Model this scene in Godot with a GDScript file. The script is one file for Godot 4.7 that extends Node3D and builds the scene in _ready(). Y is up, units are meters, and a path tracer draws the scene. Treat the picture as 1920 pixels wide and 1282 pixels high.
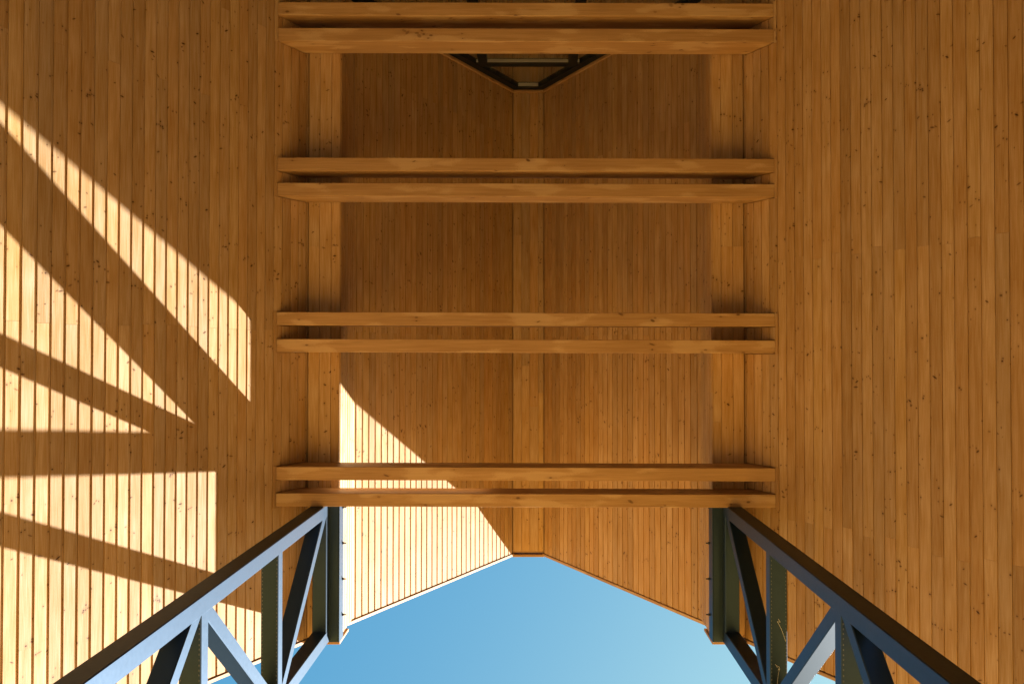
extends Node3D
# A steep boarded gable roof seen from straight below. The building's axis is X = 0, Z runs from the
# open front (Z < 0) to the glazed gable (Z > 0). Heights in comments marked "h" are above the lens.

const LENS_Y := 1.6                      # lens above the paving
const RIDGE := 11.7 + LENS_Y             # underside of the ridge strip
const HALF := 0.227                      # half width of the ridge strip
const PITCH := sqrt(3.0)                 # 60 degrees
const FRONT := -2.905                    # where the boards end at the open gable
const GLASS := 3.86                      # plane of the glazed gable
const BACK := 5.2                        # boards end inside the house
const MODULE := 0.1065                   # board cover width on the slopes
const PAIRS := [[-1.500, -1.373, -1.240, -1.117], [0.010, 0.138, 0.273, 0.404], [1.548, 1.675, 1.795, 1.928], [3.084, 3.205, 3.338, 3.465]]  # front and back faces of the tie beams
const ROWS := 74                         # rows built board by board; those below are out of sight
const EAVE_R := 7.6                      # horizontal run from ridge strip to eave

var rng := RandomNumberGenerator.new()
var wood: StandardMaterial3D
var timber: StandardMaterial3D
var steel: StandardMaterial3D
var dark_frame: StandardMaterial3D
var alloy: StandardMaterial3D
var glass: StandardMaterial3D
var deck_wood: StandardMaterial3D
var bolt_steel: StandardMaterial3D
var chalk: StandardMaterial3D
var paving: StandardMaterial3D
var plaster: StandardMaterial3D
var weld_paint: StandardMaterial3D
var dark_floor: StandardMaterial3D
var dry_hill: StandardMaterial3D


func _ready() -> void:
	rng.seed = 20431
	make_camera()
	make_sky_and_sun()
	make_materials()
	make_ground()
	make_house_shell()
	make_slope(-1.0, "boarded underside of roof slope with sunlit patches and lattice shadows")
	make_slope(1.0, "boarded underside of roof slope lying wholly in shade")
	make_ridge()
	make_purlin(-1.0, "boarded longitudinal purlin under the partly sunlit roof slope")
	make_purlin(1.0, "boarded longitudinal purlin under the fully shaded roof slope")
	make_tie_beams()
	make_gable_glazing()
	make_column(-1.0, "sunlit pale blue steel lattice column with bolted top channel")
	make_column(1.0, "shaded dark blue steel lattice column with chalk scribble on strut")


# ---------------------------------------------------------------- camera and light
func make_camera() -> void:
	var cam := Camera3D.new()
	cam.name = "camera"
	var f := 1500.0                      # focal length in pixels of the 1920 x 1282 photograph
	var tilt := atan(22.0 / f)
	cam.projection = Camera3D.PROJECTION_FRUSTUM
	cam.near = 0.05
	cam.far = 2000.0
	cam.size = 2.0 * cam.near * 641.0 / f
	cam.frustum_offset = Vector2(-40.0 / f * cam.near, 0.0)
	var right := Vector3(1, 0, 0)
	var up := Vector3(0, -sin(tilt), cos(tilt))
	cam.transform = Transform3D(Basis(right, up, right.cross(up)), Vector3(0.074, LENS_Y, 0))
	add_child(cam)
	cam.current = true


func make_sky_and_sun() -> void:
	var to_sun := Vector3(1.0, 0.87, -0.955).normalized()
	var sun := DirectionalLight3D.new()
	sun.name = "sun"
	sun.light_color = Color(1.0, 0.995, 0.985)
	sun.light_energy = 1.6
	sun.light_angular_distance = 0.5
	sun.shadow_enabled = true
	add_child(sun)
	sun.look_at_from_position(to_sun * 100.0, Vector3.ZERO, Vector3.UP)

	var w := 256
	var h := 128
	var img := Image.create_empty(w, h, false, Image.FORMAT_RGBF)
	for j in h:
		var polar := (j + 0.5) / h * PI
		for i in w:
			var az := (i + 0.5) / w * TAU
			var d := Vector3(sin(az) * sin(polar), cos(polar), -cos(az) * sin(polar))
			var g := acos(clampf(d.dot(to_sun), -1.0, 1.0))
			var deep := Vector3(0.0145, 0.0621, 0.114)
			var pale := Vector3(0.183, 0.249, 0.206)
			var near := exp(-pow(g / 0.6, 2.0))           # air scatters more light forward, near the sun
			var low := pow(1.0 - clampf(d.y, 0.0, 1.0), 3.0)  # and near the horizon
			var c := deep.lerp(pale, clampf(near * 0.75 + low * 0.4, 0.0, 1.0))
			if d.y < 0.0:
				c = Vector3(0.12, 0.11, 0.10)
			img.set_pixel(i, j, Color(c.x, c.y, c.z))
	var pano := PanoramaSkyMaterial.new()
	pano.panorama = ImageTexture.create_from_image(img)
	var sky := Sky.new()
	sky.sky_material = pano
	var env := Environment.new()
	env.background_mode = Environment.BG_SKY
	env.sky = sky
	env.tonemap_mode = Environment.TONE_MAPPER_LINEAR
	env.tonemap_exposure = 5.8
	env.sdfgi_enabled = true
	env.ssao_enabled = true
	env.ssil_enabled = true
	var we := WorldEnvironment.new()
	we.name = "world_environment"
	we.environment = env
	add_child(we)


# ---------------------------------------------------------------- materials
func noise_bytes(w: int, h: int, freq: float, s: int, full_w: int, full_h: int) -> PackedByteArray:
	var n := FastNoiseLite.new()
	n.seed = s
	n.noise_type = FastNoiseLite.TYPE_SIMPLEX_SMOOTH
	n.frequency = freq
	n.fractal_octaves = 3
	var im := n.get_seamless_image(w, h)
	im.convert(Image.FORMAT_L8)
	im.resize(full_w, full_h, Image.INTERPOLATE_CUBIC)
	return im.get_data()


# sixteen plank faces, one above the other; U is four metres of length
func plank_image(w: int, h: int, strips: int, s: int, knots_each: int, knot_r: float, aspect: float, light: Color, dark: Color, bleached := 0.0, cracks := 0) -> Image:
	var fine := noise_bytes(64, h, 0.21, s, w, h)
	var mid := noise_bytes(32, h / 4, 0.16, s + 1, w, h)
	var broad := noise_bytes(96, 96, 0.06, s + 2, w, h)
	var speck := noise_bytes(w / 4, h, 0.35, s + 3, w, h)
	var patch := noise_bytes(128, 64, 0.045, s + 4, w, h)
	var data := PackedByteArray()
	data.resize(w * h * 3)
	var lr := light.r * 255.0
	var lg := light.g * 255.0
	var lb := light.b * 255.0
	var dr := dark.r * 255.0 - lr
	var dg := dark.g * 255.0 - lg
	var db := dark.b * 255.0 - lb
	var k := 0
	for p in w * h:
		var t := (fine[p] * 0.45 + mid[p] * 0.35 + broad[p] * 0.25 + speck[p] * 0.12 - 66.0) / 172.0
		t = clampf(t, 0.0, 1.2)
		var e := bleached * clampf((patch[p] + speck[p] * 0.25 - 185.0) / 22.0, 0.0, 1.0)
		data[k] = int(lerpf(lr + dr * t, 205.0, e))
		data[k + 1] = int(lerpf(lg + dg * t, 178.0, e))
		data[k + 2] = int(lerpf(lb + db * t, 142.0, e))
		k += 3
	var r := RandomNumberGenerator.new()
	r.seed = s * 7 + 1
	var sh := h / strips
	var last := Vector2.ZERO
	for st in strips:
		for q in r.randi_range(knots_each / 4, knots_each * 3 / 2):
			var cx := r.randf() * w
			var cy := st * sh + r.randf() * sh
			if q > 0 and r.randf() < 0.3:      # knots often come in pairs across a board
				cx = last.x + r.randf_range(-14.0, 14.0)
				cy = st * sh + fposmod(last.y - st * sh + r.randf_range(12.0, 40.0), sh)
			last = Vector2(cx, cy)
			var rad := knot_r * r.randf_range(0.42, 1.0)
			var stretch := 1.0 if r.randf() < 0.72 else r.randf_range(1.6, 3.2)
			var lean := r.randf_range(-0.9, 0.9)
			var strength := r.randf_range(0.4, 1.0)
			var reach := int(rad * 3.0 * stretch) + 2
			for y in range(int(cy) - reach, int(cy) + reach + 1):
				if y < st * sh or y >= (st + 1) * sh:
					continue
				for xx in range(int(cx) - int(reach * aspect * 2.0) - 2, int(cx) + int(reach * aspect * 2.0) + 3):
					var dx := (xx - cx) / aspect
					var dy := y - cy
					var ax := dx * cos(lean) + dy * sin(lean)
					var ay := (dy * cos(lean) - dx * sin(lean)) / stretch
					var dd := sqrt(ax * ax + ay * ay) / rad
					var halo := sqrt(pow(dx / 2.2, 2.0) + dy * dy) / (rad * 2.2)
					var a := strength * clampf(1.25 - dd, 0.0, 0.8) / 0.8
					if rad > 5.0 and dd < 0.75:
						a *= 0.72 + 0.28 * sin(dd * 14.0)
					a = maxf(a, strength * 0.22 * clampf(1.0 - halo, 0.0, 1.0))
					if a <= 0.0:
						continue
					var o := (y * w + posmod(xx, w)) * 3
					data[o] = int(lerpf(data[o], 62.0, a))
					data[o + 1] = int(lerpf(data[o + 1], 33.0, a))
					data[o + 2] = int(lerpf(data[o + 2], 14.0, a))
	for q in cracks * strips:
		var x0 := r.randi_range(0, w - 1)
		var yy := r.randf() * (h - 2)
		var drift := r.randf_range(-0.012, 0.012)
		var depth := r.randf_range(0.3, 0.7)
		var n := r.randi_range(40, 240)
		for i in n:
			var o := (int(clampf(yy + drift * i, 0.0, h - 1.0)) * w + (x0 + i) % w) * 3
			var a := depth * sin(PI * i / n)
			for c in 3:
				data[o + c] = int(data[o + c] * (1.0 - a))
	return Image.create_from_data(w, h, false, Image.FORMAT_RGB8, data)


func noise_tex(freq: float, s: int, a: Color, b: Color, size := 512) -> NoiseTexture2D:
	var n := FastNoiseLite.new()
	n.seed = s
	n.frequency = freq
	n.fractal_octaves = 5
	var t := NoiseTexture2D.new()
	t.width = size
	t.height = size
	t.seamless = true
	t.noise = n
	var g := Gradient.new()
	g.set_color(0, a)
	g.set_color(1, b)
	t.color_ramp = g
	return t


func plain(c: Color, rough: float, metal := 0.0) -> StandardMaterial3D:
	var m := StandardMaterial3D.new()
	m.albedo_color = c.linear_to_srgb()
	m.roughness = rough
	m.metallic = metal
	return m


func make_materials() -> void:
	wood = StandardMaterial3D.new()
	wood.albedo_texture = ImageTexture.create_from_image(plank_image(2048, 1024, 16, 11, 19, 4.5, 0.85, Color(0.775, 0.66, 0.53), Color(0.635, 0.48, 0.265)))
	wood.vertex_color_use_as_albedo = true
	wood.roughness = 0.62
	wood.metallic_specular = 0.35
	timber = StandardMaterial3D.new()
	timber.albedo_texture = ImageTexture.create_from_image(plank_image(2048, 512, 4, 47, 9, 9.0, 1.0, Color(0.735, 0.6, 0.43), Color(0.60, 0.46, 0.29), 0.5, 7))
	timber.vertex_color_use_as_albedo = true
	timber.roughness = 0.55
	timber.metallic_specular = 0.4
	deck_wood = plain(Color(0.33, 0.2, 0.1), 0.8)
	steel = plain(Color(0.029, 0.054, 0.088), 0.5, 0.8)
	steel.albedo_texture = noise_tex(0.012, 5, Color(0.96, 0.96, 0.96), Color(1, 1, 1))
	steel.roughness_texture = noise_tex(0.03, 6, Color(0.9, 0.9, 0.9), Color(1, 1, 1))
	steel.uv1_triplanar = true
	steel.uv1_world_triplanar = true
	steel.uv1_scale = Vector3(1.7, 1.7, 1.7)
	weld_paint = plain(Color(0.09, 0.11, 0.12), 0.4)
	bolt_steel = plain(Color(0.05, 0.055, 0.06), 0.4, 0.4)
	dark_frame = plain(Color(0.012, 0.015, 0.019), 0.45)
	dark_frame.metallic_specular = 0.3
	alloy = plain(Color(0.3, 0.3, 0.28), 0.4, 0.2)
	glass = StandardMaterial3D.new()
	glass.transparency = BaseMaterial3D.TRANSPARENCY_ALPHA
	glass.albedo_color = Color(0.8, 0.86, 0.85, 0.03)
	glass.roughness = 0.03
	chalk = plain(Color(0.75, 0.75, 0.72), 0.9)
	paving = StandardMaterial3D.new()
	paving.albedo_texture = noise_tex(0.02, 9, Color(0.635, 0.46, 0.14), Color(0.705, 0.525, 0.19), 1024)
	paving.uv1_triplanar = true
	paving.uv1_world_triplanar = true
	paving.uv1_scale = Vector3(0.5, 0.5, 0.5)
	paving.roughness = 0.9
	dry_hill = plain(Color(0.15, 0.11, 0.035), 0.95)
	dark_floor = plain(Color(0.075, 0.045, 0.014), 0.85)
	plaster = plain(Color(0.16, 0.14, 0.11), 0.9)


# ---------------------------------------------------------------- mesh helpers
func face(st: SurfaceTool, a: Vector3, b: Vector3, c: Vector3, d: Vector3, n: Vector3, ua := Vector2.ZERO, ub := Vector2.ZERO, uc := Vector2.ZERO, ud := Vector2.ZERO) -> void:
	var pts := [a, b, c, a, c, d]
	var uvs := [ua, ub, uc, ua, uc, ud]
	if (b - a).cross(c - a).dot(n) > 0.0:
		pts = [a, c, b, a, d, c]
		uvs = [ua, uc, ub, ua, ud, uc]
	for i in 6:
		st.set_normal(n)
		st.set_uv(uvs[i])
		st.add_vertex(pts[i])


func begin() -> SurfaceTool:
	var st := SurfaceTool.new()
	st.begin(Mesh.PRIMITIVE_TRIANGLES)
	return st


func obj(called: String, st: SurfaceTool, m: Material, parent: Node, at := Vector3.ZERO) -> MeshInstance3D:
	var o := MeshInstance3D.new()
	o.name = called
	o.mesh = st.commit()
	o.mesh.surface_set_material(0, m)
	o.position = at
	parent.add_child(o, true)
	return o


func thing(called: String, at: Vector3, label: String, category: String, group := "") -> Node3D:
	var o := Node3D.new()
	o.name = called
	o.position = at
	tag(o, label, category, group)
	add_child(o, true)
	return o


func tag(o: Node, label: String, category: String, group := "", kind := "") -> void:
	if label:
		o.set_meta("label", label)
	if category:
		o.set_meta("category", category)
	if group:
		o.set_meta("group", group)
	o.set_meta("kind", kind if kind else "thing")


# a box with chamfered edges; t puts it in place, half is its half size, UV runs along its local X
func bevel(st: SurfaceTool, t: Transform3D, half: Vector3, c: float, uv0 := Vector2.ZERO, per := Vector2(5.0, 0.66)) -> void:
	var q := func(p: Vector3) -> Vector3: return t * p
	var uv := func(p: Vector3, n: Vector3) -> Vector2:
		var across := p.y if absf(n.z) > 0.5 else p.z + half.y + half.z
		if absf(n.x) > 0.9:
			return uv0 + Vector2(p.y, p.z) / per.x
		return uv0 + Vector2(p.x / per.x, across / per.y)
	for ax in 3:
		var b := (ax + 1) % 3
		var d := (ax + 2) % 3
		for s in [-1.0, 1.0]:
			var n := Vector3.ZERO
			n[ax] = s
			var p := []
			for e in [[-1.0, -1.0], [1.0, -1.0], [1.0, 1.0], [-1.0, 1.0]]:
				var v := Vector3.ZERO
				v[ax] = s * half[ax]
				v[b] = e[0] * (half[b] - c)
				v[d] = e[1] * (half[d] - c)
				p.append(v)
			face(st, q.call(p[0]), q.call(p[1]), q.call(p[2]), q.call(p[3]), (t.basis * n).normalized(), uv.call(p[0], n), uv.call(p[1], n), uv.call(p[2], n), uv.call(p[3], n))
			# the chamfer towards the next axis
			for s2 in [-1.0, 1.0]:
				var n2 := n
				n2[b] = s2
				var e4 := []
				for k in [[0, -1.0], [0, 1.0], [1, 1.0], [1, -1.0]]:
					var v := Vector3.ZERO
					v[ax] = s * (half[ax] - (c if k[0] == 1 else 0.0))
					v[b] = s2 * (half[b] - (c if k[0] == 0 else 0.0))
					v[d] = k[1] * (half[d] - c)
					e4.append(v)
				face(st, q.call(e4[0]), q.call(e4[1]), q.call(e4[2]), q.call(e4[3]), (t.basis * n2).normalized(), uv.call(e4[0], n), uv.call(e4[1], n), uv.call(e4[2], n), uv.call(e4[3], n))
	for sx in [-1.0, 1.0]:
		for sy in [-1.0, 1.0]:
			for sz in [-1.0, 1.0]:
				var n := Vector3(sx, sy, sz)
				var a := Vector3(sx * half.x, sy * (half.y - c), sz * (half.z - c))
				var b2 := Vector3(sx * (half.x - c), sy * half.y, sz * (half.z - c))
				var c2 := Vector3(sx * (half.x - c), sy * (half.y - c), sz * half.z)
				var tri := [a, b2, c2]
				var wn := (t.basis * n).normalized()
				if ((t.basis * (b2 - a)).cross(t.basis * (c2 - a))).dot(wn) > 0.0:
					tri = [a, c2, b2]
				for v in tri:
					st.set_normal(wn)
					st.set_uv(uv.call(v, Vector3(0, 0, 1)))
					st.add_vertex(t * (v as Vector3))


func span(lo: Vector3, hi: Vector3) -> Array:
	return [Transform3D(Basis(), (lo + hi) / 2.0), (hi - lo) / 2.0]


func block(called: String, lo: Vector3, hi: Vector3, c: float, m: Material, parent: Node) -> MeshInstance3D:
	var st := begin()
	var a := Vector3(minf(lo.x, hi.x), minf(lo.y, hi.y), minf(lo.z, hi.z))
	var b := Vector3(maxf(lo.x, hi.x), maxf(lo.y, hi.y), maxf(lo.z, hi.z))
	bevel(st, Transform3D(), (b - a) / 2.0, c)
	return obj(called, st, m, parent, (a + b) / 2.0)


func tone() -> Color:
	var v := rng.randf_range(0.82, 1.07)
	var warm := rng.randf_range(-1.0, 1.0)
	if rng.randf() < 0.14:
		v *= rng.randf_range(0.86, 0.94)
	return Color(v, v * (1.0 - 0.045 * warm - 0.02), v * (1.0 - 0.14 * warm - 0.05))


# one rebated board: L length, W across (its sunken lip first), N out of the face
func board_mesh(st: SurfaceTool, at: Vector3, L: Vector3, W: Vector3, N: Vector3, length: float, wid: float, groove: float, depth: float, tint: Color) -> void:
	var strip := rng.randi_range(0, 15)
	var u0 := rng.randf()
	var flip := rng.randf() < 0.5
	var thick := 0.021
	var ch := 0.0014
	var slit := minf(0.0023, groove * 0.45)
	var prof := [Vector2(0, -0.0115), Vector2(slit, -0.0115), Vector2(slit + 0.0003, -depth), Vector2(groove - 0.001, -depth), Vector2(groove, -ch), Vector2(groove + ch, 0), Vector2(wid - ch, 0), Vector2(wid, -ch), Vector2(wid, -thick)]
	st.set_color(tint)
	var uv := func(l: float, p: Vector2) -> Vector2:
		var v := 0.04 + 0.92 * clampf((p.x - p.y * 0.3) / (wid + 0.006), 0.0, 1.0)
		if flip:
			v = 1.0 - v
		return Vector2(u0 + l / 4.0, (strip + v) / 16.0)
	for i in prof.size() - 1:
		var p: Vector2 = prof[i]
		var r: Vector2 = prof[i + 1]
		var a := at + W * p.x + N * p.y
		var b := at + W * r.x + N * r.y
		var dir := r - p
		var n := (W * -dir.y + N * dir.x).normalized()
		face(st, a, b, b + L * length, a + L * length, n, uv.call(0.0, p), uv.call(0.0, r), uv.call(length, r), uv.call(length, p))
	for e in [0.0, length]:
		var o: Vector3 = at + L * e
		var n := L if e > 0.0 else -L
		var q := [Vector2(groove, -thick), Vector2(wid, -thick), Vector2(wid, 0), Vector2(groove, 0)]
		face(st, o + W * groove - N * thick, o + W * wid - N * thick, o + W * wid, o + W * groove, n, uv.call(e, q[0]), uv.call(e, q[1]), uv.call(e, q[2]), uv.call(e, q[3]))


func board(parent: Node, at: Vector3, L: Vector3, W: Vector3, N: Vector3, length: float, wid: float, groove := 0.0205, depth := 0.0068) -> void:
	var st := begin()
	board_mesh(st, Vector3.ZERO, L, W, N, length, wid, groove, depth, tone())
	obj("board", st, wood, parent, at)


# a row of boards along Z, butted at the given joints
func row(parent: Node, at: Vector3, W: Vector3, N: Vector3, z0: float, z1: float, joints: Array, wid: float, groove := 0.0205, depth := 0.0068) -> void:
	var stops := [z0] + joints + [z1]
	for i in stops.size() - 1:
		var a: float = stops[i] + (0.0 if i == 0 else 0.0008)
		var b: float = stops[i + 1] - (0.0 if i == stops.size() - 2 else 0.0008)
		var proud := rng.randf_range(-0.0008, 0.0008)
		board(parent, Vector3(at.x, at.y, a) + N * proud, Vector3(0, 0, 1), W, N, b - a, wid, groove, depth)


# ---------------------------------------------------------------- setting
func make_ground() -> void:
	var st := begin()
	var s := 300.0
	face(st, Vector3(-s, 0, -s), Vector3(s, 0, -s), Vector3(s, 0, s), Vector3(-s, 0, s), Vector3.UP)
	var o := obj("ground", st, paving, self)
	tag(o, "warm sandy paving in front of the open gable", "ground", "", "structure")
	make_hill()
	var x := HALF + EAVE_R + 0.1
	var fl := block("floor", Vector3(-x, 0.004, FRONT + 0.1), Vector3(x, 0.02, GLASS + 0.1), 0.002, dark_floor, self)
	tag(fl, "dark weathered floor under the boarded roof", "floor", "", "structure")


# the dry hillside that the open gable looks at; it hides the low sky from the boards
func make_hill() -> void:
	var st := begin()
	var n := FastNoiseLite.new()
	n.seed = 3
	n.frequency = 0.9
	var rings := [60.0, 85.0, 120.0, 160.0, 200.0]
	var lift := [-0.5, 0.22, 0.36, 0.42, 0.40]
	var seg := 48
	var pt := func(i: int, k: int) -> Vector3:
		var az := lerpf(-2.0, 2.0, float(i) / seg)
		var fade := 1.0 - 0.25 * absf(az)
		var e: float = lift[k] * fade * (1.0 + 0.15 * n.get_noise_2d(i * 0.35, k * 2.0)) * (1.0 if k > 0 else 0.0)
		return Vector3(sin(az) * rings[k], rings[k] * e - (0.5 if k == 0 else 0.0), -cos(az) * rings[k])
	for k in rings.size() - 1:
		for i in seg:
			var a: Vector3 = pt.call(i, k)
			var b: Vector3 = pt.call(i + 1, k)
			var c: Vector3 = pt.call(i + 1, k + 1)
			var d: Vector3 = pt.call(i, k + 1)
			var nn := (b - a).cross(d - a).normalized()
			if nn.y < 0.0:
				nn = -nn
			face(st, a, b, c, d, nn)
	var o := obj("hill", st, dry_hill, self)
	tag(o, "dry grassy hillside facing the open gable", "hill", "", "structure")


func make_house_shell() -> void:
	# the room behind the glazed gable
	var x := HALF + EAVE_R - 0.05
	var top := RIDGE - PITCH * EAVE_R + 0.1
	for s in [-1.0, 1.0]:
		var w := block("wall", Vector3(s * x, 0, GLASS + 0.2), Vector3(s * (x + 0.2), top, 7.0), 0.005, plaster, self)
		tag(w, "low plastered side wall of the room behind the glazing", "wall", "side walls of the room", "structure")
	var st := begin()
	var prof := [Vector2(-x - 0.2, 0), Vector2(x + 0.2, 0), Vector2(x + 0.2, top), Vector2(0, RIDGE + 0.4), Vector2(-x - 0.2, top)]
	for z in [7.0, 7.2]:
		var n := Vector3(0, 0, -1 if z < 7.1 else 1)
		face(st, Vector3(prof[0].x, 0, z), Vector3(prof[1].x, 0, z), Vector3(prof[2].x, top, z), Vector3(prof[4].x, top, z), n)
		face(st, Vector3(prof[4].x, top, z), Vector3(prof[2].x, top, z), Vector3(0, RIDGE + 0.4, z), Vector3(0, RIDGE + 0.4, z), n)
	var b := obj("wall", st, plaster, self)
	tag(b, "plastered end wall of the room behind the glazing", "wall", "", "structure")
	var fl := block("floor", Vector3(-x, 0.004, GLASS + 0.2), Vector3(x, 0.03, 7.0), 0.002, dark_floor, self)
	tag(fl, "brown floor of the room behind the glazing", "floor", "", "structure")


func slope_point(s: float, r: float, z: float, n := 0.0) -> Vector3:
	# r metres down the slope from the edge of the ridge strip, n metres off the board faces
	return Vector3(s * (HALF + 0.5 * r - 0.8660254 * n), RIDGE - 0.8660254 * r - 0.5 * n, z)


func make_slope(s: float, label: String) -> void:
	var t := thing("roof_slope", Vector3(s * HALF, RIDGE, 0), label, "roof", "roof slopes")
	var org := t.position
	var W := Vector3(s * 0.5, -0.8660254, 0)
	var N := Vector3(-s * 0.8660254, -0.5, 0)
	for i in ROWS:
		var at := slope_point(s, 0.004 + i * MODULE, 0) - org
		var joints := []
		var jit := rng.randf_range(-0.012, 0.012)
		if s < 0.0:
			if i % 2 == 0:
				joints = [0.235 + jit]
			elif i % 4 == 1 and i > 24:
				joints = [2.33 + jit]
			else:
				joints = [3.17 + jit]
		else:
			if i % 2 == 0:
				joints = [0.9 + jit * 3.0]
			else:
				joints = [-1.58 + jit * 3.0]
			if i < 38:
				joints = [0.235 + jit] if i % 2 == 0 else [2.6 + jit]
		if i >= 38 and i <= 41:
			# these rows are cut away round the tie beams
			var z := FRONT
			for pr in PAIRS:
				for m in 2:
					var zc: float = (pr[m * 2] + pr[m * 2 + 1]) / 2.0 - s * 0.0065
					row(t, at, W, N, z, zc - 0.0715, [], MODULE)
					z = zc + 0.0715
			row(t, at, W, N, z, BACK, [], MODULE)
			continue
		row(t, at, W, N, FRONT, BACK, joints, MODULE)
	# the rows further down, out of sight of the photograph
	var st := begin()
	var rows_all := int((EAVE_R * 2.0) / MODULE)
	for i in range(ROWS, rows_all):
		board_mesh(st, slope_point(s, 0.004 + i * MODULE, FRONT) - org, Vector3(0, 0, 1), W, N, BACK - FRONT, MODULE, 0.0205, 0.0068, tone())
	var low := obj("lower_boards", st, wood, t)
	low.set_meta("kind", "stuff")
	# roof build-up over the boards
	st = begin()
	var r1 := EAVE_R * 2.0 + 0.02
	var c := []
	for z in [FRONT - 0.02, 7.1]:
		for e in [[-0.15, -0.03], [r1, -0.03], [r1, -0.32], [-0.15, -0.32]]:
			c.append(slope_point(s, e[0], z, e[1]) - org)
	face(st, c[0], c[1], c[5], c[4], N)
	face(st, c[2], c[3], c[7], c[6], -N)
	face(st, c[1], c[2], c[6], c[5], W)
	face(st, c[0], c[3], c[7], c[4], -W)
	face(st, c[0], c[1], c[2], c[3], Vector3(0, 0, -1))
	face(st, c[4], c[5], c[6], c[7], Vector3(0, 0, 1))
	obj("roof_deck", st, deck_wood, t)
	# trim along the open gable, a finger's breadth away from the board ends
	st = begin()
	var mid := slope_point(s, r1 / 2.0 - 0.01, FRONT - 0.027, -0.155) - org
	st.set_color(Color(1.0, 0.99, 0.96))
	bevel(st, Transform3D(Basis(W, N, W.cross(N)), mid), Vector3(r1 / 2.0 + 0.02, 0.163, 0.017), 0.003, Vector2(0.1, 0.2))
	obj("verge_trim", st, timber, t)
	# fillet strips where the tie beams run into the boards
	for zb in [-1.31, 0.208, 1.74, 3.275]:
		var zc: float = zb - s * 0.0065
		st = begin()
		st.set_color(Color(0.95, 0.93, 0.88))
		var p := slope_point(s, 4.468, zc, 0.001) - org
		bevel(st, Transform3D(Basis(Vector3(0, 0, 1), W, N), p), Vector3(0.205, 0.017, 0.007), 0.001, Vector2(rng.randf(), rng.randf()))
		obj("fillet_strip", st, timber, t)


func make_ridge() -> void:
	var t := thing("ridge_soffit", Vector3(0, RIDGE, 0), "narrow boarded strip along the ridge between both roof slopes", "soffit")
	var x := -HALF + 0.004
	for wid in [0.124, 0.118, 0.124, 0.08]:
		row(t, Vector3(x, 0, 0), Vector3(1, 0, 0), Vector3(0, -1, 0), FRONT + 0.03, BACK, [rng.randf_range(-1.0, 2.4)], wid, 0.006, 0.006)
		x += wid
	block("ridge_core", Vector3(-HALF - 0.02, 0.03, FRONT + 0.0), Vector3(HALF + 0.02, 0.25, 7.05), 0.003, deck_wood, t)
	var st := begin()
	st.set_color(Color(0.9, 0.86, 0.8))
	bevel(st, Transform3D(), Vector3(HALF + 0.005, 0.12, 0.017), 0.003)
	obj("ridge_trim", st, timber, t, Vector3(0, 0.125, FRONT - 0.041))


func make_purlin(s: float, label: String) -> void:
	var y := 8.188 + LENS_Y
	var t := thing("boarded_purlin", Vector3(s * 2.07, y, 0), label, "purlin", "boarded purlins")
	var xi := s * 1.90 - s * 2.07
	block("core", Vector3(xi + s * 0.025, 0.024, FRONT + 0.01), Vector3(xi + s * 0.318, 0.30, GLASS - 0.02), 0.003, deck_wood, t)
	var x := xi + s * 0.004
	for wid in [0.094, 0.120, 0.112]:
		row(t, Vector3(x, 0, 0), Vector3(s, 0, 0), Vector3(0, -1, 0), FRONT + 0.02, GLASS - 0.02, [[-0.7, 1.1, 2.2][rng.randi_range(0, 2)]], wid, 0.005, 0.006)
		x += s * wid
	var up := 0.0
	for i in 6:
		row(t, Vector3(xi, up - 0.008, 0), Vector3(0, 1, 0), Vector3(-s, 0, 0), FRONT + 0.02, GLASS - 0.02, [[-0.4, 0.6, 2.0][i % 3]], 0.106, 0.016, 0.0085)
		up += 0.106
	var st := begin()
	st.set_color(Color(0.95, 0.9, 0.84))
	bevel(st, Transform3D(), Vector3(0.178, 0.2, 0.014), 0.003)
	obj("end_trim", st, timber, t, Vector3(s * 0.0, 0.17, FRONT - 0.03))


func make_tie_beams() -> void:
	var where := ["above the steel lattice columns", "second pair back from the lattice columns", "third pair back from the lattice columns", "beside the glazed gable"]
	var pairs := PAIRS
	for i in 4:
		for m in 2:
			var za: float = pairs[i][m * 2]
			var zb: float = pairs[i][m * 2 + 1]
			var zc := (za + zb) / 2.0
			var label: String = ["front timber of the tie beam pair ", "rear timber of the tie beam pair "][m] + where[i]
			if i == 1 or i == 2:
				label = ["front timber of the ", "rear timber of the "][m] + where[i] + ", planed tie beam"
			var st := begin()
			var v := rng.randf_range(0.94, 1.03)
			st.set_color(Color(v, v * 0.97, v * 0.92))
			var tr := Transform3D(Basis(Vector3.UP, deg_to_rad(0.16)), Vector3.ZERO)
			bevel(st, tr, Vector3(2.5, 0.163, 0.0645), 0.004, Vector2(rng.randf(), rng.randf()))
			var o := obj("tie_beam", st, timber, self, Vector3(0, LENS_Y + 7.85 + 0.163, zc))
			tag(o, label, "beam", "paired timber tie beams")


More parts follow.
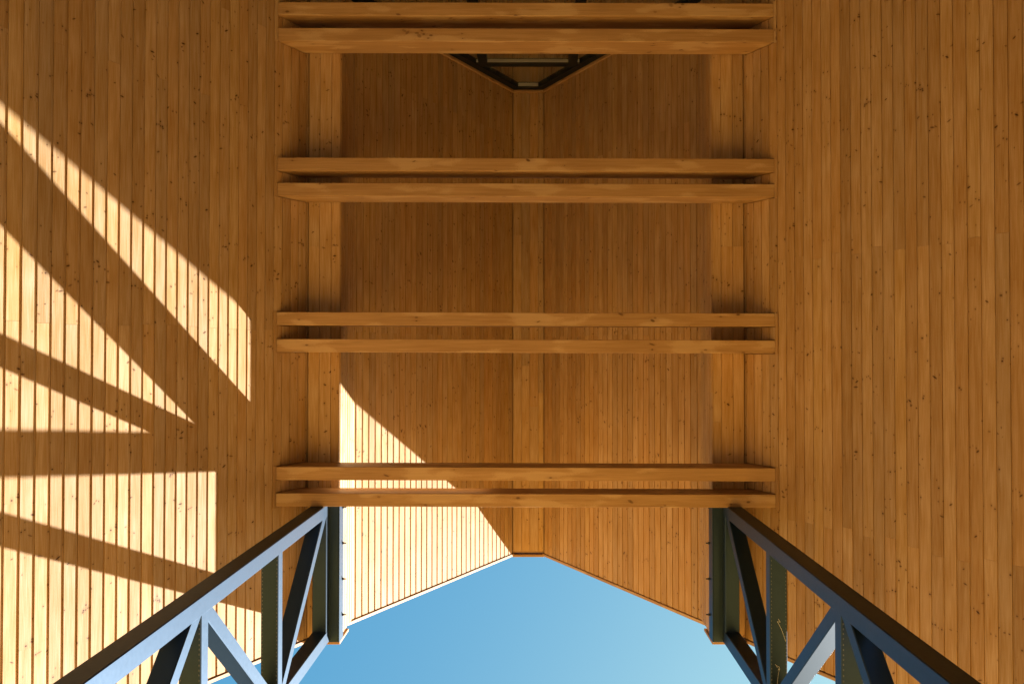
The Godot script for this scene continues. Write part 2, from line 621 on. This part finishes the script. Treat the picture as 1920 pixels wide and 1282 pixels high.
func make_column(s: float, label: String) -> void:
	var t := thing("steel_lattice_column", Vector3(s * 2.05, 0, -2.19), label, "column", "steel lattice columns")
	var org := t.position
	var xi := s * 1.976
	var xo := s * 2.12
	var za := [-1.50, -1.622]
	var zb := [-2.758, -2.885]
	var top := 8.065 + LENS_Y
	var c := 0.006
	for z in [za, zb]:
		var o := block("chord", Vector3(xi, 0.03, z[0]) - org, Vector3(xo, top, z[1]) - org, c, steel, t)
	var base_h := 7.955 + LENS_Y
	var step := 1.495
	var n := 7
	for i in n:
		var y := base_h - i * step
		if y < 0.1:
			break
		var inset := 0.002 * s
		var o := block("strut", Vector3(xi + inset, y, za[1] + 0.01) - org, Vector3(xo - inset, y + 0.11, zb[0] - 0.01) - org, c, steel, t)
		# stitch welds along both lower edges
		if i >= 1 and i <= 3:
			var st := begin()
			var cnt := 34
			for side in [-1.0, 1.0]:
				for k in cnt:
					var z := lerpf(-0.54, 0.54, (k + 0.5) / cnt) + rng.randf_range(-0.004, 0.004)
					bevel(st, Transform3D(Basis(), Vector3(side * 0.058, -0.0555, z)), Vector3(0.0035, 0.002, 0.006), 0.0015)
			var wb := obj("weld_beads", st, weld_paint, o)
			wb.set_meta("kind", "stuff")
		if s > 0.0 and i == 1:
			chalk_marks(o)
		# diagonal down to the next strut, swinging from one chord to the other
		if y - step > -0.2:
			var a := Vector3((xi + xo) / 2.0, y - 0.016, -1.575 if i % 2 == 0 else -2.81)
			var b := Vector3(a.x, y - step + 0.059, -2.81 if i % 2 == 0 else -1.575)
			var dir := (b - a).normalized()
			var side_dir := Vector3(1, 0, 0)
			var tr := Transform3D(Basis(dir, side_dir, dir.cross(side_dir)), Vector3.ZERO)
			var st2 := begin()
			bevel(st2, tr, Vector3((b - a).length() / 2.0, absf(xo - xi) / 2.0 - 0.004, 0.05), c)
			obj("diagonal", st2, steel, t, (a + b) / 2.0 - org)
	# channel bolted to the purlin
	var ch := obj_channel(s, t, org)
	for z in [-1.565, -1.93, -2.293, -2.655]:
		var st3 := begin()
		var hx := 0.011
		var ax := Vector3(-s, 0, 0)
		hex(st3, Vector3.ZERO, ax, 0.013, 0.016)
		hex(st3, ax * 0.016, ax, 0.0065, 0.024)
		obj("bolt", st3, bolt_steel, t, Vector3(s * 1.874, LENS_Y + 8.185, z) - org)
	block("base_plate", Vector3(s * 1.93, 0.0215, -1.42) - org, Vector3(s * 2.17, 0.038, -2.96) - org, 0.003, steel, t)


func obj_channel(s: float, t: Node3D, org: Vector3) -> MeshInstance3D:
	var st := begin()
	var lo := LENS_Y + 8.065
	var parts := [[Vector3(s * 1.886, lo + 0.002, -1.506), Vector3(s * 2.11, lo + 0.122, -2.893)], [Vector3(s * 1.8745, lo, -1.503), Vector3(s * 1.8862, lo + 0.165, -2.896)]]
	for p in parts:
		var a: Vector3 = p[0]
		var b: Vector3 = p[1]
		var lo2 := Vector3(minf(a.x, b.x), minf(a.y, b.y), minf(a.z, b.z)) - org
		var hi2 := Vector3(maxf(a.x, b.x), maxf(a.y, b.y), maxf(a.z, b.z)) - org
		var sp := span(lo2, hi2)
		bevel(st, sp[0], sp[1], 0.003)
	return obj("top_channel", st, steel, t)


func hex(st: SurfaceTool, at: Vector3, ax: Vector3, rad: float, length: float) -> void:
	var u := Vector3(0, 1, 0)
	var w := ax.cross(u)
	for i in 6:
		var a0 := TAU * i / 6.0
		var a1 := TAU * (i + 1) / 6.0
		var p0 := at + (u * cos(a0) + w * sin(a0)) * rad
		var p1 := at + (u * cos(a1) + w * sin(a1)) * rad
		var n := (u * cos((a0 + a1) / 2.0) + w * sin((a0 + a1) / 2.0)).normalized()
		face(st, p0, p1, p1 + ax * length, p0 + ax * length, n)
		face(st, at + ax * length, p0 + ax * length, p1 + ax * length, p1 + ax * length, ax)


func chalk_marks(strut: Node3D) -> void:
	# scribbled strokes under the strut: x across it, z along it
	var strokes := [
		[Vector2(-0.005, 0.06), Vector2(0.012, 0.035), Vector2(-0.012, 0.04), Vector2(0.02, -0.02), Vector2(0.045, -0.09), Vector2(0.055, -0.12)],
		[Vector2(-0.03, -0.30), Vector2(-0.012, -0.33), Vector2(-0.022, -0.31), Vector2(0.004, -0.325), Vector2(-0.008, -0.35), Vector2(0.006, -0.335), Vector2(-0.006, -0.38), Vector2(-0.014, -0.45), Vector2(0.0, -0.50), Vector2(0.02, -0.53)],
	]
	for k in strokes:
		var st := begin()
		for i in k.size() - 1:
			var a: Vector2 = k[i]
			var b: Vector2 = k[i + 1]
			var d := (b - a).normalized()
			var w := Vector2(-d.y, d.x) * 0.0011
			var y := -0.0572
			face(st, Vector3(a.x - w.x, y, a.y - w.y), Vector3(a.x + w.x, y, a.y + w.y), Vector3(b.x + w.x, y, b.y + w.y), Vector3(b.x - w.x, y, b.y - w.y), Vector3.DOWN)
		obj("chalk_mark", st, chalk, strut)


# ---------------------------------------------------------------- glazed gable
func rake_x(y: float, inset: float) -> float:
	# half width of the gable at height y (world), measured inset metres in from the boards
	return HALF + (RIDGE - y) / PITCH - inset * 1.1547


func make_gable_glazing() -> void:
	var t := thing("glazed_gable", Vector3(0, 0, GLASS), "dark framed glazed gable wall under the ridge", "glazing")
	for s in [-1.0, 1.0]:
		var W := Vector3(s * 0.5, -0.8660254, 0)
		var N := Vector3(-s * 0.8660254, -0.5, 0)
		var len_r := EAVE_R * 2.0
		var st := begin()
		bevel(st, Transform3D(Basis(W, N, W.cross(N)), slope_point(s, len_r / 2.0, 0.055, 0.06)), Vector3(len_r / 2.0 + 0.03, 0.065, 0.04), 0.004)
		obj("rake_frame", st, dark_frame, t)
		st = begin()
		st.set_color(Color(0.98, 0.94, 0.88))
		bevel(st, Transform3D(Basis(W, N, W.cross(N)), slope_point(s, len_r / 2.0, -0.01, 0.013)), Vector3(len_r / 2.0 + 0.005, 0.0145, 0.019), 0.003)
		obj("rake_trim", st, timber, t)
	var tst := begin()
	tst.set_color(Color(0.98, 0.94, 0.88))
	bevel(tst, Transform3D(), Vector3(HALF - 0.008, 0.014, 0.018), 0.003)
	obj("head_trim", tst, timber, t, Vector3(0, RIDGE - 0.0145, -0.01))
	block("head_frame", Vector3(-HALF - 0.03, RIDGE - 0.128, 0.017), Vector3(HALF + 0.03, RIDGE - 0.005, 0.093), 0.004, dark_frame, t)
	block("glazing_bead", Vector3(-0.145, RIDGE - 0.15, 0.028), Vector3(0.145, RIDGE - 0.1285, 0.068), 0.002, alloy, t)
	var levels := [10.63, 8.35, 6.0, 3.6, 1.2]
	var posts := [-5.1, -3.6, -2.1, -0.6, 0.6, 2.1, 3.6, 5.1]
	for k in levels.size():
		var y: float = levels[k] + LENS_Y
		var hw := rake_x(y + 0.14, 0.05)
		block("transom", Vector3(-hw, y, 0.019), Vector3(hw, y + 0.14, 0.091), 0.004, dark_frame, t)
		var edges := [-rake_x(y, 0.135)]
		for p in posts:
			if absf(p) < rake_x(y, 0.25):
				edges.append(p)
		edges.append(rake_x(y, 0.135))
		for i in edges.size() - 1:
			var a: float = edges[i] + (0.0 if i == 0 else 0.063)
			var b: float = edges[i + 1] - (0.0 if i == edges.size() - 2 else 0.063)
			if b - a > 0.05:
				block("glazing_bead", Vector3(a, y - 0.022, 0.03), Vector3(b, y - 0.0005, 0.068), 0.002, alloy, t)
	for p in posts:
		var top := minf(levels[0] + LENS_Y + 0.02, RIDGE - (absf(p) + 0.06 - HALF) * PITCH - 0.06)
		block("mullion", Vector3(p - 0.06, 0.02, 0.014), Vector3(p + 0.06, top, 0.096), 0.004, dark_frame, t)
	# panes, cut to the slope
	var xs := [-7.0] + posts + [7.0]
	var ys := [0.05]
	for k in range(levels.size() - 1, -1, -1):
		ys.append(levels[k] + LENS_Y + 0.07)
	ys.append(RIDGE)
	var y0 := 0.05
	var tri := PackedVector2Array([Vector2(-rake_x(y0, 0.06), y0), Vector2(rake_x(y0, 0.06), y0), Vector2(rake_x(RIDGE - 0.06, 0.06), RIDGE - 0.06), Vector2(-rake_x(RIDGE - 0.06, 0.06), RIDGE - 0.06)])
	for j in ys.size() - 1:
		for i in xs.size() - 1:
			if j == ys.size() - 2 and i != 0:
				continue
			var xa: float = xs[i]
			var xb: float = xs[i + 1]
			if j == ys.size() - 2:
				xb = 7.0
			var cell := PackedVector2Array([Vector2(xa, ys[j]), Vector2(xb, ys[j]), Vector2(xb, ys[j + 1]), Vector2(xa, ys[j + 1])])
			for poly in Geometry2D.intersect_polygons(cell, tri):
				var st := begin()
				for z in [0.05, 0.058]:
					var nrm := Vector3(0, 0, -1 if z < 0.055 else 1)
					for q in range(1, poly.size() - 1):
						var pa := Vector3(poly[0].x, poly[0].y, z)
						var pb := Vector3(poly[q].x, poly[q].y, z)
						var pc := Vector3(poly[q + 1].x, poly[q + 1].y, z)
						var tri3 := [pa, pb, pc]
						if (pb - pa).cross(pc - pa).dot(nrm) > 0.0:
							tri3 = [pa, pc, pb]
						for v in tri3:
							st.set_normal(nrm)
							st.set_uv(Vector2.ZERO)
							st.add_vertex(v)
				obj("pane", st, glass, t)
